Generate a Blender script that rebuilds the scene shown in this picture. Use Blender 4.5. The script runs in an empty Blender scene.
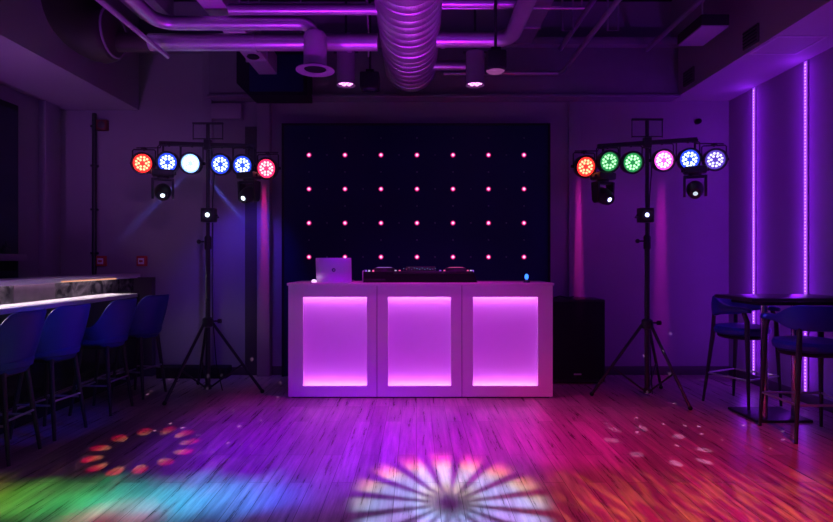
import bpy, bmesh, math, random
from math import pi, sin, cos, radians as R
from mathutils import Vector, Matrix, Euler
random.seed(7)
S = bpy.context.scene
COL = S.collection
F = 555.33
CX, CY, H = 416.5, 261.0, 1.31
def at(px, py, Y):
    return Vector(((px-CX)/F*Y, Y, H+(CY-py)/F*Y))

# ------------------------------------------------------------------ materials
def newmat(name):
    m = bpy.data.materials.new(name); m.use_nodes = True
    nt = m.node_tree; b = nt.nodes['Principled BSDF']
    return m, nt, b
def paint(name, col, rough=.6, metal=0., var=.15, scale=6., bump=.0, spec=.5, coat=0.):
    m, nt, b = newmat(name); N, L = nt.nodes, nt.links
    tc = N.new('ShaderNodeTexCoord'); nz = N.new('ShaderNodeTexNoise')
    nz.inputs['Scale'].default_value = scale; nz.inputs['Detail'].default_value = 5
    L.new(tc.outputs['Object'], nz.inputs['Vector'])
    mx = N.new('ShaderNodeMix'); mx.data_type = 'RGBA'
    mx.inputs['A'].default_value = (*[c*(1-var) for c in col], 1)
    mx.inputs['B'].default_value = (*[min(1, c*(1+var)) for c in col], 1)
    L.new(nz.outputs['Fac'], mx.inputs['Factor']); L.new(mx.outputs['Result'], b.inputs['Base Color'])
    b.inputs['Roughness'].default_value = rough; b.inputs['Metallic'].default_value = metal
    b.inputs['Specular IOR Level'].default_value = spec
    b.inputs['Coat Weight'].default_value = coat
    if bump:
        n2 = N.new('ShaderNodeTexNoise'); n2.inputs['Scale'].default_value = scale*9; n2.inputs['Detail'].default_value = 4
        L.new(tc.outputs['Object'], n2.inputs['Vector'])
        bp = N.new('ShaderNodeBump'); bp.inputs['Strength'].default_value = bump; bp.inputs['Distance'].default_value = .01
        L.new(n2.outputs['Fac'], bp.inputs['Height']); L.new(bp.outputs['Normal'], b.inputs['Normal'])
    return m
def glow(name, col, st, base=(.02, .02, .02)):
    m, nt, b = newmat(name)
    b.inputs['Base Color'].default_value = (*base, 1); b.inputs['Roughness'].default_value = .35
    b.inputs['Emission Color'].default_value = (*col, 1); b.inputs['Emission Strength'].default_value = st
    return m

def wood_floor():
    m, nt, b = newmat('wood_planks'); N, L = nt.nodes, nt.links
    tc = N.new('ShaderNodeTexCoord')
    sp = N.new('ShaderNodeSeparateXYZ'); L.new(tc.outputs['Object'], sp.inputs[0])
    cb = N.new('ShaderNodeCombineXYZ'); L.new(sp.outputs['Y'], cb.inputs['X']); L.new(sp.outputs['X'], cb.inputs['Y'])
    br = N.new('ShaderNodeTexBrick'); L.new(cb.outputs[0], br.inputs['Vector'])
    br.inputs['Scale'].default_value = 1; br.inputs['Brick Width'].default_value = 1.25; br.inputs['Row Height'].default_value = .125
    br.inputs['Mortar Size'].default_value = .0022; br.inputs['Mortar Smooth'].default_value = .4; br.offset = .37
    br.inputs['Color1'].default_value = (.48, .34, .33, 1); br.inputs['Color2'].default_value = (.28, .19, .18, 1); br.inputs['Mortar'].default_value = (.03, .015, .012, 1)
    mp = N.new('ShaderNodeMapping'); mp.inputs['Scale'].default_value = (26, 1.6, 1); L.new(tc.outputs['Object'], mp.inputs['Vector'])
    g = N.new('ShaderNodeTexNoise'); g.inputs['Scale'].default_value = 1; g.inputs['Detail'].default_value = 6; g.inputs['Roughness'].default_value = .7; L.new(mp.outputs[0], g.inputs['Vector'])
    rp = N.new('ShaderNodeValToRGB'); rp.color_ramp.elements[0].position = .36; rp.color_ramp.elements[0].color = (.5, .5, .5, 1); rp.color_ramp.elements[1].position = .66; rp.color_ramp.elements[1].color = (1.3, 1.3, 1.3, 1)
    L.new(g.outputs['Fac'], rp.inputs[0])
    mu = N.new('ShaderNodeMix'); mu.data_type = 'RGBA'; mu.blend_type = 'MULTIPLY'; mu.inputs['Factor'].default_value = 1
    L.new(br.outputs['Color'], mu.inputs['A']); L.new(rp.outputs['Color'], mu.inputs['B']); L.new(mu.outputs['Result'], b.inputs['Base Color'])
    mr = N.new('ShaderNodeMapRange'); mr.inputs['To Min'].default_value = .18; mr.inputs['To Max'].default_value = .42; L.new(g.outputs['Fac'], mr.inputs['Value']); L.new(mr.outputs[0], b.inputs['Roughness'])
    ad = N.new('ShaderNodeMath'); ad.operation = 'MULTIPLY_ADD'; ad.inputs[1].default_value = -1.2; L.new(br.outputs['Fac'], ad.inputs[0]); L.new(g.outputs['Fac'], ad.inputs[2])
    bp = N.new('ShaderNodeBump'); bp.inputs['Strength'].default_value = .13; bp.inputs['Distance'].default_value = .004; L.new(ad.outputs[0], bp.inputs['Height']); L.new(bp.outputs['Normal'], b.inputs['Normal'])
    b.inputs['Specular IOR Level'].default_value = .55
    return m
def marble():
    m, nt, b = newmat('veined_marble'); N, L = nt.nodes, nt.links
    tc = N.new('ShaderNodeTexCoord'); nz = N.new('ShaderNodeTexNoise'); nz.inputs['Scale'].default_value = 5; nz.inputs['Detail'].default_value = 8; nz.inputs['Distortion'].default_value = 1.6
    L.new(tc.outputs['Object'], nz.inputs['Vector'])
    rp = N.new('ShaderNodeValToRGB'); e = rp.color_ramp.elements
    e[0].position = .38; e[0].color = (.02, .018, .02, 1); e[1].position = .66; e[1].color = (.22, .19, .21, 1)
    k = e.new(.5); k.color = (.06, .05, .06, 1)
    L.new(nz.outputs['Fac'], rp.inputs[0]); L.new(rp.outputs[0], b.inputs['Base Color']); b.inputs['Roughness'].default_value = .22
    return m

M = dict(
    wall=paint('grey_wall_paint', (.30, .26, .30), .75, var=.1, scale=2.5, bump=.05),
    darkwall=paint('dark_brown_board', (.07, .05, .06), .6),
    soffit=paint('pale_soffit_paint', (.36, .30, .36), .7, var=.06, scale=2),
    ceil=paint('black_ceiling_paint', (.008, .007, .010), .9),
    beam=paint('grey_beam_paint', (.22, .19, .23), .7),
    floor=wood_floor(), marble=marble(),
    black=paint('black_powder_coat', (.012, .012, .014), .42, bump=.03),
    matte=paint('matt_black', (.004, .004, .007), .8, spec=.25),
    panel=paint('black_panel_cloth', (.004, .005, .075), .85, scale=3, bump=.1, spec=.2),
    white=paint('white_laminate', (.78, .74, .78), .32, var=.03, scale=3),
    frost=paint('frosted_white_panel', (.80, .76, .80), .5, var=.02),
    foil=paint('foil_duct_skin', (.62, .60, .63), .34, .75, var=.2, scale=9, bump=.6),
    steel=paint('galvanised_steel', (.50, .48, .52), .36, .7, var=.2, scale=8, bump=.08),
    duct=paint('painted_duct', (.50, .46, .50), .5, .2, var=.12, scale=5),
    rubber=paint('brown_rubber_lagging', (.022, .013, .011), .65, bump=.15),
    alu=paint('brushed_aluminium', (.62, .62, .65), .35, .5, var=.05, scale=30),
    navy=paint('navy_leather', (.014, .020, .26), .5, var=.25, scale=8, bump=.1),
    legs=paint('black_stained_wood', (.012, .010, .012), .45),
    chrome=paint('polished_steel', (.65, .6, .6), .16, 1.0, var=.05),
    tabletop=paint('dark_wood_tabletop', (.035, .022, .03), .3, var=.3, scale=12),
    barfront=paint('gloss_black_bar_front', (.012, .012, .018), .18),
    counter=paint('pale_stone_counter', (.62, .58, .58), .25, var=.15, scale=9),
    red=paint('red_plastic', (.55, .03, .03), .4), label=paint('white_print', (.8, .78, .75), .5),
    glass=paint('dark_glass', (.02, .022, .05), .08), darkgrey=paint('dark_grey_plastic', (.045, .045, .05), .45),
    logo=paint('dark_logo', (.05, .04, .09), .4), bottle=paint('dark_green_glass', (.01, .03, .025), .1),
    tile=paint('mauve_stone_tile', (.10, .06, .10), .3, var=.6, scale=14),
    tin=paint('dim_lens', (.25, .25, .28), .3),
)

# ------------------------------------------------------------------ mesh builder
class MB:
    def __init__(s): s.bm = bmesh.new()
    def _new(s, fn, bev=0, seg=2, mat=0):
        v0 = len(s.bm.verts); f0 = set(s.bm.faces)
        r = fn()
        return r
    def box(s, c, d, rot=None, bev=0., seg=2, mat=0):
        t = bmesh.new(); bmesh.ops.create_cube(t, size=1)
        bmesh.ops.scale(t, vec=d, verts=t.verts)
        if bev: bmesh.ops.bevel(t, geom=list(t.edges), offset=min(bev, min(d)*.45), segments=seg, affect='EDGES', profile=.5)
        return s._join(t, Matrix.Translation(c) @ (rot.to_matrix().to_4x4() if isinstance(rot, Euler) else (rot or Matrix())), mat)
    def b2(s, a, b, bev=0., mat=0):
        a, b = Vector(a), Vector(b)
        return s.box((a+b)/2, [abs(x) for x in (b-a)], bev=bev, mat=mat)
    def _join(s, t, mtx, mat=0):
        t.verts.index_update(); vs = [s.bm.verts.new(mtx @ v.co) for v in t.verts]
        for f in t.faces:
            try:
                nf = s.bm.faces.new([vs[v.index] for v in f.verts]); nf.material_index = mat; nf.smooth = True
            except ValueError: pass
        t.free(); return s
    def cyl(s, p0, p1, r0, r1=None, n=20, mat=0):
        p0, p1 = Vector(p0), Vector(p1); r1 = r0 if r1 is None else r1
        t = bmesh.new(); bmesh.ops.create_cone(t, cap_ends=True, segments=n, radius1=r0, radius2=r1, depth=(p1-p0).length)
        q = (p1-p0).to_track_quat('Z', 'Y').to_matrix().to_4x4()
        return s._join(t, Matrix.Translation((p0+p1)/2) @ q, mat)
    def sph(s, c, r, sc=(1, 1, 1), n=16, mat=0):
        t = bmesh.new(); bmesh.ops.create_uvsphere(t, u_segments=n, v_segments=n//2, radius=r)
        bmesh.ops.scale(t, vec=sc, verts=t.verts); return s._join(t, Matrix.Translation(c), mat)
    def lathe(s, prof, mtx=None, n=32, mat=0):
        """profile of (radius, height) turned about local Z; closed at radius 0 ends"""
        mtx = mtx or Matrix(); rings = []
        for r, z in prof:
            if r < 1e-6: rings.append([s.bm.verts.new(mtx @ Vector((0, 0, z)))])
            else: rings.append([s.bm.verts.new(mtx @ Vector((r*cos(2*pi*i/n), r*sin(2*pi*i/n), z))) for i in range(n)])
        for a, b in zip(rings, rings[1:]):
            for i in range(n):
                j = (i+1) % n
                q = [a[0], b[j], b[i]] if len(a) == 1 else ([a[i], a[j], b[0]] if len(b) == 1 else [a[i], a[j], b[j], b[i]])
                if len(set(q)) > 2:
                    try: f = s.bm.faces.new(q); f.material_index = mat; f.smooth = True
                    except ValueError: pass
        return s
    def tube(s, path, r, n=14, mat=0, closed=False):
        path = [Vector(p) for p in path]; k = len(path)
        rr = r if isinstance(r, (list, tuple)) else [r]*k
        rings = []; up = None
        for i, p in enumerate(path):
            if closed: d = path[(i+1) % k]-path[i-1]
            else: d = path[min(i+1, k-1)]-path[max(i-1, 0)]
            d.normalize()
            if up is None: up = d.orthogonal().normalized()
            u = (up-d*up.dot(d)).normalized(); up = u; w = d.cross(u)
            rings.append([s.bm.verts.new(p+(u*cos(2*pi*j/n)+w*sin(2*pi*j/n))*rr[i]) for j in range(n)])
        prs = list(zip(rings, rings[1:]))+([(rings[-1], rings[0])] if closed else [])
        for a, b in prs:
            for j in range(n):
                f = s.bm.faces.new([a[j], a[(j+1) % n], b[(j+1) % n], b[j]]); f.smooth = True; f.material_index = mat
        if not closed:
            for rg, fl in ((rings[0], True), (rings[-1], False)):
                f = s.bm.faces.new(rg[::-1] if fl else rg); f.material_index = mat
        return s
    def prism(s, pts, mtx, h, mat=0):
        """2d outline in local XY extruded h along local Z"""
        a = [s.bm.verts.new(mtx @ Vector((x, y, 0))) for x, y in pts]; b = [s.bm.verts.new(mtx @ Vector((x, y, h))) for x, y in pts]
        k = len(pts)
        fs = [s.bm.faces.new(a[::-1]), s.bm.faces.new(b)]+[s.bm.faces.new([a[i], a[(i+1) % k], b[(i+1) % k], b[i]]) for i in range(k)]
        for f in fs: f.material_index = mat; f.smooth = True
        return s
    def grid(s, P, thick=None, mat=0):
        """closed solid between two equal grids P[i][j] (outer) and thick[i][j] (inner)"""
        def mk(G): return [[s.bm.verts.new(p) for p in row] for row in G]
        A, B = mk(P), mk(thick); n, m = len(P), len(P[0])
        def q(*v):
            f = s.bm.faces.new(v); f.smooth = True; f.material_index = mat
        for i in range(n-1):
            for j in range(m-1):
                q(A[i][j], A[i+1][j], A[i+1][j+1], A[i][j+1]); q(B[i][j], B[i][j+1], B[i+1][j+1], B[i+1][j])
        for i in range(n-1):
            q(A[i][0], B[i][0], B[i+1][0], A[i+1][0]); q(A[i][-1], A[i+1][-1], B[i+1][-1], B[i][-1])
        for j in range(m-1):
            q(A[0][j], A[0][j+1], B[0][j+1], B[0][j]); q(A[-1][j], B[-1][j], B[-1][j+1], A[-1][j+1])
        return s
    def build(s, name, mats, parent=None, ang=38, sub=0):
        bmesh.ops.recalc_face_normals(s.bm, faces=s.bm.faces)
        me = bpy.data.meshes.new(name); s.bm.to_mesh(me); s.bm.free()
        for m in (mats if isinstance(mats, (list, tuple)) else [mats]): me.materials.append(m)
        me.set_sharp_from_angle(angle=R(ang))
        o = bpy.data.objects.new(name, me); COL.objects.link(o)
        if parent: o.parent = parent
        if sub:
            md = o.modifiers.new('smooth', 'SUBSURF'); md.levels = md.render_levels = sub
        return o
def tag(o, label, cat, group=None):
    o['label'] = label; o['category'] = cat
    if group: o['group'] = group
    return o
def thing(name, label, cat, loc=(0, 0, 0), rz=0., group=None):
    o = bpy.data.objects.new(name, None); COL.objects.link(o); o.empty_display_size = .05
    o.location = loc; o.rotation_euler = (0, 0, rz)
    return tag(o, label, cat, group)
def struct(name, mb, mat, parent=None):
    o = mb.build(name, mat, parent); o['kind'] = 'structure'; return o
def B(a, b, bev=0.): return MB().b2(a, b, bev)
def arc(c, r, a0, a1, u, v, n=8):
    c, u, v = Vector(c), Vector(u), Vector(v)
    return [c+u*r*cos(a0+(a1-a0)*i/n)+v*r*sin(a0+(a1-a0)*i/n) for i in range(n+1)]

# ------------------------------------------------------------------ the room
XL, XR, YB, YF, ZC = -4.1, 3.6, 6.4, -3.2, 4.3
struct('floor', B((XL-.1, YF-.1, -.1), (XR+.1, YB+.1, 0)), M['floor'])
struct('ceiling', B((XL-.1, YF-.1, ZC), (XR+.1, YB+.1, ZC+.1)), M['ceil'])
struct('wall_back', B((XL-.1, YB, 0), (XR+.1, YB+.1, ZC)), M['wall'])
struct('wall_left', B((XL-.1, YF, 0), (XL, YB, ZC)), M['wall'])
struct('wall_right', B((XR, YF, 0), (XR+.1, YB, ZC)), M['wall'])
struct('wall_front', B((XL-.1, YF-.1, 0), (XR+.1, YF, ZC)), M['wall'])
struct('ceiling_left', B((XL, YF, 3.05), (-3.2, YB, ZC)), M['soffit'])        # dropped bulkheads
struct('ceiling_right', B((2.935, YF, 3.155), (XR, YB, ZC)), M['soffit'])
struct('trim_1', B((-1.81, 6.29, 0), (-1.665, YB, 3.14), .006), M['wall'])     # pilasters on the rear wall
struct('trim_2', B((-1.965, 6.36, 0), (-1.83, YB, 2.85), .004), M['darkwall'])
struct('trim_3', B((1.745, 6.36, 0), (1.88, YB, 3.14), .006), M['wall'])
struct('trim_4', B((-2.44, 6.33, 0), (-2.335, YB, 3.74), .006), M['wall'])
struct('trim_5', B((-4.1, 6.02, 0), (-4.02, 6.25, 3.05), .006), M['wall'])
struct('trim_6', B((-2.33, 6.22, 3.14), (2.935, YB, 3.70), .006), M['beam'])   # beam
struct('trim_7', B((-2.33, 6.17, 3.135), (2.935, 6.22, 3.165), .004), M['beam'])
struct('trim_8', B((-3.2, 6.12, 3.70), (2.935, YB, 3.78), .004), M['beam'])
struct('trim_9', B((-2.33, 6.30, 2.93), (-1.99, YB, 3.10), .006), M['wall'])
struct('baseboard_back', MB().b2((-1.66, 6.38, 0), (-1.52, YB, .1)).b2((1.88, 6.38, 0), (XR, YB, .1), .004).b2((-3.2, 6.38, 0), (-1.97, YB, .09)), M['darkwall'])
struct('baseboard_right', B((XR-.02, YF, 0), (XR, YB-.02, .1), .004), M['darkwall'])
struct('baseboard_left', B((-2.9, 6.18, 0), (-2.12, 6.38, .12), .008), M['matte'])   # low black plinth by the bar end
# right wall infill panels between the light strips
struct('trim_10', B((XR-.012, 5.13, .1), (XR, 5.86, 3.155)), M['wall'])
struct('trim_11', B((XR-.012, 3.4, .1), (XR, 5.07, 3.155)), M['wall'])

# ------------------------------------------------------------------ LED panel behind the booth
lp = thing('led_screen', 'tall black LED panel with rows of pink lights behind the booth', 'LED screen', (0, 6.3, 0))
B((-1.515, 0, 0), (1.505, .06, 2.855), .006).build('panel_board', M['panel'], lp)
fr = MB()
for x in (-1.515, 1.505): fr.b2((x-.012, -.012, 0), (x+.012, .05, 2.867))
fr.b2((-1.527, -.012, 2.848), (1.517, .05, 2.87)); fr.build('panel_frame', M['matte'], lp)
pink = glow('pink_led', (1, .26, .6), 3.2); pinkhalo = glow('pink_led_halo', (1, .02, .25), .6)  # dim emissive ring paints the glow halo around each bulb
cols = [309, 345, 381, 417, 453, 488.5, 524]; rows = [155, 189, 223, 257]
for py in rows:
    for px in cols:
        p = at(px, py, 6.3); o = MB()
        o.lathe([(0, -.016), (.008, -.015), (.012, -.010), (.014, -.004)], Matrix.Translation((p.x, 0, p.z)) @ Matrix.Rotation(-pi/2, 4, 'X') , 12, 0)
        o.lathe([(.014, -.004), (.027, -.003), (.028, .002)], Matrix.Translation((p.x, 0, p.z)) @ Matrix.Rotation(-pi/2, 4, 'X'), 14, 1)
        o.build('led_bulb', [pink, pinkhalo], lp)
def dim(px, py):
    p = at(px, py, 6.3)
    MB().lathe([(0, -.007), (.006, -.006), (.009, 0)], Matrix.Translation((p.x, 0, p.z)) @ Matrix.Rotation(-pi/2, 4, 'X'), 8).build('unlit_bulb', M['tin'], lp)
for py in rows:
    for a, b in zip(cols, cols[1:]): dim((a+b)/2, py)
for py in (138, 172, 206, 240):
    for px in cols: dim(px, py)

# ------------------------------------------------------------------ booth
BY = 5.3
bx0, bx1 = -1.227, 1.303
booth = thing('dj_booth', 'long white DJ booth with three glowing purple front panels', 'DJ booth', (0, BY, 0))
B((bx0-.008, -.015, 1.075), (bx1+.010, .62, 1.10), .005).build('booth_top', M['white'], booth)
B((bx0, .03, .03), (bx0+.02, .6, 1.075)).build('side_panel', M['white'], booth)
B((bx1-.02, .03, .03), (bx1, .6, 1.075)).build('side_panel', M['white'], booth)
B((bx0+.03, .02, 0), (bx1-.03, .58, .03)).build('plinth', M['matte'], booth)
B((bx0+.02, .12, .03), (bx1-.02, .14, 1.075)).build('inner_board', M['matte'], booth)
ledm = glow('booth_led_strip', (.85, .20, 1.0), 24)
dif = glow('lit_acrylic', (.46, .03, .72), .34, (.62, .5, .64))
seams = [bx0, -.378, .434, bx1]; opens = [(303, 367), (388, 451), (473, 538)]
z0, z1 = .116, .966
for k in range(3):
    a, b = seams[k]+.003, seams[k+1]-.003
    o0, o1 = [(q-CX)/F*BY for q in opens[k]]
    m = MB()
    m.b2((a, 0, .014), (o0, .022, 1.074)); m.b2((o1, 0, .014), (b, .022, 1.074)); m.b2((o0, 0, .014), (o1, .022, z0)); m.b2((o0, 0, z1), (o1, .022, 1.074))
    fp = m.build('front_panel', M['white'], booth)
    B((o0-.03, .085, z0-.03), (o1+.03, .095, z1+.03)).build('light_panel', dif, fp)
    MB().b2((o0-.03, .022, z0-.04), (o0-.012, .085, z1+.04)).b2((o1+.012, .022, z0-.04), (o1+.03, .085, z1+.04)).b2((o0-.03, .022, z0-.045), (o1+.03, .085, z0-.035)).b2((o0-.03, .022, z1+.035), (o1+.03, .085, z1+.045)).build('panel_box', M['frost'], fp)
    for z in (z0-.024, z1+.014): B((o0-.01, .035, z), (o1+.01, .048, z+.01)).build('led_strip', ledm, fp)
# laptop
lt = thing('laptop', 'open silver laptop with a round dark logo on the booth top', 'laptop', at(334, 282.6, 5.52)*1)
lt.location.z = 1.10
MB().b2((-.175, 0, 0), (.175, .24, .014), .004).build('laptop_base', M['alu'], lt)
lid = MB(); tl = Euler((R(9), 0, 0))
lid.box(Vector((0, -.018, .126)), (.352, .007, .232), tl, .003); lidm = lid.build('laptop_lid', M['alu'], lt)
lg = MB(); mt = Matrix.Translation((0, -.0225, .121)) @ Matrix.Rotation(R(9), 4, 'X') @ Matrix.Rotation(pi/2, 4, 'X')
lg.lathe([(0, .0015), (.019, .0015), (.019, -.002)], mt, 24)
for x in (-.006, .003): lg.prism([(x-.002, -.010), (x+.001, -.010), (x+.005, .010), (x+.002, .010)], mt @ Matrix.Translation((0, 0, .0015)), .0008, 1)
for x in (-.001, .008): lg.prism([(x-.002, -.006), (x+.000, -.006), (x+.003, .006), (x+.001, .006)], mt @ Matrix.Translation((0, 0, .0015)), .0008, 1)
lg.build('lid_logo', [M['logo'], M['alu']], lidm)
pk = MB().lathe([(0, .03), (.014, .028), (.024, .018), (.026, 0), (0, 0)], Matrix.Translation((at(316, 0, 5.5).x-.01, 5.45, 1.10)), 20)
tag(pk.build('white_puck', glow('white_glow', (.8, .6, 1), 1.2, (.8, .8, .8))), 'small white glowing puck at the bottom corner of the laptop', 'white_puck')  # unidentified bright spot modelled as a small glowing puck
# DJ controller
x0, x1 = at(363, 0, 5.45).x, at(477, 0, 5.45).x
dj = thing('dj_mixer_deck', 'wide black DJ deck with jog wheels and lit buttons on the booth', 'DJ deck', ((x0+x1)/2, 5.42, 1.10))
w = (x1-x0)/2
MB().prism([(-w, 0), (w, 0), (w-.035, .10), (-w, .105)], Matrix.Translation((0, .34, 0)) @ Matrix.Rotation(pi/2, 4, 'X'), .34).build('deck_body', M['matte'], dj)
MB().b2((-w+.01, -.006, .012), (-.36+.02, .0, .035), .002).b2((-w+.3, -.012, .085), (w-.04, .01, .112), .004).build('deck_rim', M['black'], dj)
MB().b2((-w-.004, -.008, 0), (-w+.006, .35, .115), .002).build('case_end', M['alu'], dj)
for x in (-.36, .36):
    j = MB().lathe([(0, .045), (.09, .043), (.105, .036), (.108, 0)], Matrix.Translation((x, .17, .10)), 32).build('jog_wheel', M['darkgrey'], dj)
    MB().lathe([(.06, .046), (.07, .047), (.08, .0455)], Matrix.Translation((x, .17, .10)), 32).build('lit_ring', glow('jog_ring_light', (1, .1, .45) if x > 0 else (.5, .2, 1), 1.1), j)
lits = [glow('button_cyan', (.12, .6, .9), 1.1), glow('button_pink', (1, .1, .35), 1.), glow('button_white', (.7, .6, 1), .7), glow('button_violet', (.35, .1, 1), .7)]
for i in range(13):
    x = -.16+.026*i; h = random.uniform(.02, .05)
    MB().cyl((x, .06, .104), (x, .06, .104+h), .006, .005, 10).cyl((x, .06, .104+h), (x, .06, .107+h), .005, .003, 10, 1).build('mixer_knob', [M['darkgrey'], lits[0 if 3 < i < 11 else i % 4]], dj)
for i, x in enumerate((-.53, -.50, -.46, -.24, -.20, .2, .24, .47, .5, .52)):
    MB().b2((x-.009, .035, .10), (x+.009, .05, .122), .002).build('lit_button', lits[[3, 2, 1, 2, 1, 3, 1, 1, 2, 3][i]], dj)
MB().b2((-.14, .24, .10), (.16, .27, .155), .004).build('mixer_fader_panel', M['darkgrey'], dj)
# blue lamp
p = at(527, 0, 5.4)
bl = thing('table_lamp', 'small blue glowing lamp on the end of the booth top', 'lamp', (p.x, 5.42, 1.10))
MB().lathe([(0, 0), (.034, 0), (.034, .012), (.02, .02), (.012, .03), (0, .03)], None, 24).build('lamp_base', M['darkgrey'], bl)
MB().lathe([(0, .03), (.012, .032), (.019, .05), (.017, .07), (.008, .082), (0, .084)], None, 20).build('bulb', glow('blue_bulb', (.03, .16, 1), 2.6), bl)

# ------------------------------------------------------------------ subwoofer
sb = thing('speaker_cabinet', 'large black floor speaker between the booth and the lighting stand', 'speaker', (1.71, 5.9, 0))
B((-.3, .012, .02), (.3, .42, .9), .012).build('cabinet', M['black'], sb)
B((-.282, -.004, .05), (.282, .014, .88), .006).build('grille', M['matte'], sb)
for x in (-.26, .26):
    for y in (.05, .38): MB().cyl((x, y, 0), (x, y, .022), .022, .018, 12).build('rubber_foot', M['matte'], sb)
MB().b2((-.04, -.008, .10), (.04, -.003, .115)).build('badge', M['alu'], sb)
cb = MB().tube([(1.52, 6.1, .905), (1.55, 6.02, .93), (1.62, 5.99, .915), (1.70, 6.02, .925), (1.68, 6.1, .905)], .008, 8)
tag(cb.build('cable', M['black']), 'short black cable lying on top of the floor speaker', 'cable')

# ------------------------------------------------------------------ lighting stands
def stand(label, x, y, feet, tilt, zbar, ext):
    t = thing('lighting_stand', label, 'lighting stand', (x, y, 0), 0, 'tripod lighting stands')
    MB().cyl((0, 0, .055), (0, 0, 1.55), .024, n=18).cyl((0, 0, 1.5), (0, 0, 2.66), .018, n=16).build('pole', M['black'], t)
    MB().lathe([(.03, .66), (.05, .67), (.055, .70), (.05, .745), (.03, .76)], None, 20).cyl((.04, 0, .72), (.1, 0, .72), .008).lathe([(0, .0), (.022, 0), (.022, .03), (0, .03)], Matrix.Translation((.1, 0, .72)) @ Matrix.Rotation(pi/2, 4, 'Y'), 12).build('leg_collar', M['black'], t)
    MB().lathe([(.024, .05), (.036, .055), (.036, .09), (.024, .1)], None, 18).build('brace_hub', M['black'], t)
    MB().lathe([(.026, 1.42), (.034, 1.43), (.034, 1.54), (.022, 1.56)], None, 18).cyl((-.03, 0, 1.5), (-.085, 0, 1.5), .009).sph((-.09, 0, 1.5), .022).build('height_clamp', M['black'], t)
    for fx, fy in feet:
        d = Vector((fx, fy, 0)).normalized(); a = d*.045+Vector((0, 0, .70)); b = Vector((fx, fy, .02))
        lg = MB().cyl(a, b, .0145, n=12); o = lg.build('leg', M['black'], t)
        MB().sph(b+Vector((0, 0, .0)), .020, (1, 1, 1), 12).build('rubber_foot', M['matte'], o)
        MB().cyl(d*.03+Vector((0, 0, .075)), a.lerp(b, .60), .009, n=10).build('brace', M['black'], t)
    dz = math.tan(tilt)
    bar = MB(); bar.box((0, 0, zbar), (.95, .04, .04), Euler((0, -tilt, 0)), .006); bar.b2((-.035, -.03, zbar-.05), (.035, .03, zbar+.05), .008)
    bar.build('cross_bar', M['black'], t)
    m = MB(); zt = 2.66
    m.box((0, 0, zt), (.30, .03, .018), None, .004).cyl((-.145, 0, zt), (-.145, 0, zbar+.05), .005, n=8).cyl((.145, 0, zt), (.145, 0, zbar+.05), .005, n=8).cyl((-.145, 0, zbar+.06), (.145, 0, zbar+.06), .006, n=8)
    m.build('top_bracket', M['black'], t)
    for s, (ex0, ex1, ez) in zip((-1, 1), ext):
        m = MB().tube([(s*.46, 0, zbar+s*.46*dz-.005), (s*.47, 0, ez), (ex0 if s < 0 else ex1, 0, ez)], .006, 8)
        m.build('extension_arm', M['black'], t)
    MB().tube([(.03, .02, zbar-.05), (.055, .025, 2.2), (.035, .03, 1.9), (.03, .03, 1.3), (.032, .03, .8), (.06, .06, .3), (.1, .12, .012)], .005, 8).build('power_cable', M['matte'], t)
    return t
LX, LY = -2.047, 5.45
RX, RY = 2.201, 5.3
stand('black tripod lighting stand beside the bar stools', LX, LY, [(-.24, -.41), (.52, .05), (-.26, .42)], R(-1.8), 2.45, [(-.70, -.62, 2.42), (.52, .69, 2.375)])
stand('black tripod lighting stand beside the black floor speaker', RX, RY, [(-.50, .09), (.20, -.43), (.30, .38)], R(4), 2.437, [(-.69, -.5, 2.36), (.53, .73, 2.43)])

DOTS = [(0, 0)]+[(.035*cos(a*pi/3), .035*sin(a*pi/3)) for a in range(6)]+[(.060*cos(a*pi/6+.2), .060*sin(a*pi/6+.2)) for a in range(12)]
def par(label, px, py, Y, ztop, lens_c, dot_c, lens_s, dot_s, yaw=0., tilt=0.):
    p = at(px, py+1.6, Y)
    t = thing('par_light', label, 'par light', (p.x, Y, ztop), 0, 'round LED par lights on the two stands')
    dz = p.z-ztop; w = .108
    rot = Matrix.Rotation(yaw, 4, 'Z')
    y = MB(); yo = -.012
    y.tube([rot @ Vector(v) for v in ((-w, 0, dz), (-w, 0, -.03), (-w+.012, 0, -.018), (w-.012, 0, -.018), (w, 0, -.03), (w, 0, dz))], .0065, 8)
    y.build('yoke', M['black'], t)
    MB().b2((-.02, -.026, -.02), (.02, .026, .004), .004).cyl((0, 0, -.03), (0, 0, -.015), .01).build('hook_clamp', M['black'], t)
    mt = Matrix.Translation((0, 0, dz)) @ rot @ Matrix.Rotation(pi/2+tilt, 4, 'X')      # local +Z looks to the room (-Y)
    MB().lathe([(0, -.075), (.05, -.072), (.085, -.05), (.104, -.02), (.109, .03), (.109, .05), (.092, .052), (.088, .036), (.0, .034)], mt, 36).build('housing', M['black'], t)
    lens = MB().lathe([(0, .038), (.088, .038), (.0885, .034)], mt, 32).build('lens', glow(label[:12]+' lens', lens_c, lens_s), t)
    d = MB()
    for u, v in DOTS[1:]: d.lathe([(0, .0465), (.007, .0458), (.0112, .042), (.012, .037)], mt @ Matrix.Translation((u, v, 0)), 10)
    d.build('led_dots', glow(label[:12]+' leds', dot_c, dot_s), lens)
    for q in (1, -1): MB().cyl(mt @ Vector((q*(w-.006), 0, 0)), mt @ Vector((q*(w+.02), 0, 0)), .016, .014, 14).build('side_knob', M['matte'], t)
    return p
RED = ((1, .02, .015), (1, .34, .16)); BLU = ((.02, .06, 1), (.55, .68, 1)); WHT = ((.22, .42, 1), (.75, .88, 1)); PNK = ((1, .02, .10), (1, .35, .38)); GRN = ((.02, .30, .08), (.40, 1, .45)); MAG = ((1, .08, .7), (1, .6, .95)); VIO = ((.12, .06, .6), (.7, .65, 1))
zl = lambda px: 2.45+R(-1.8)*((px-CX)/F*LY-LX)
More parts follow.
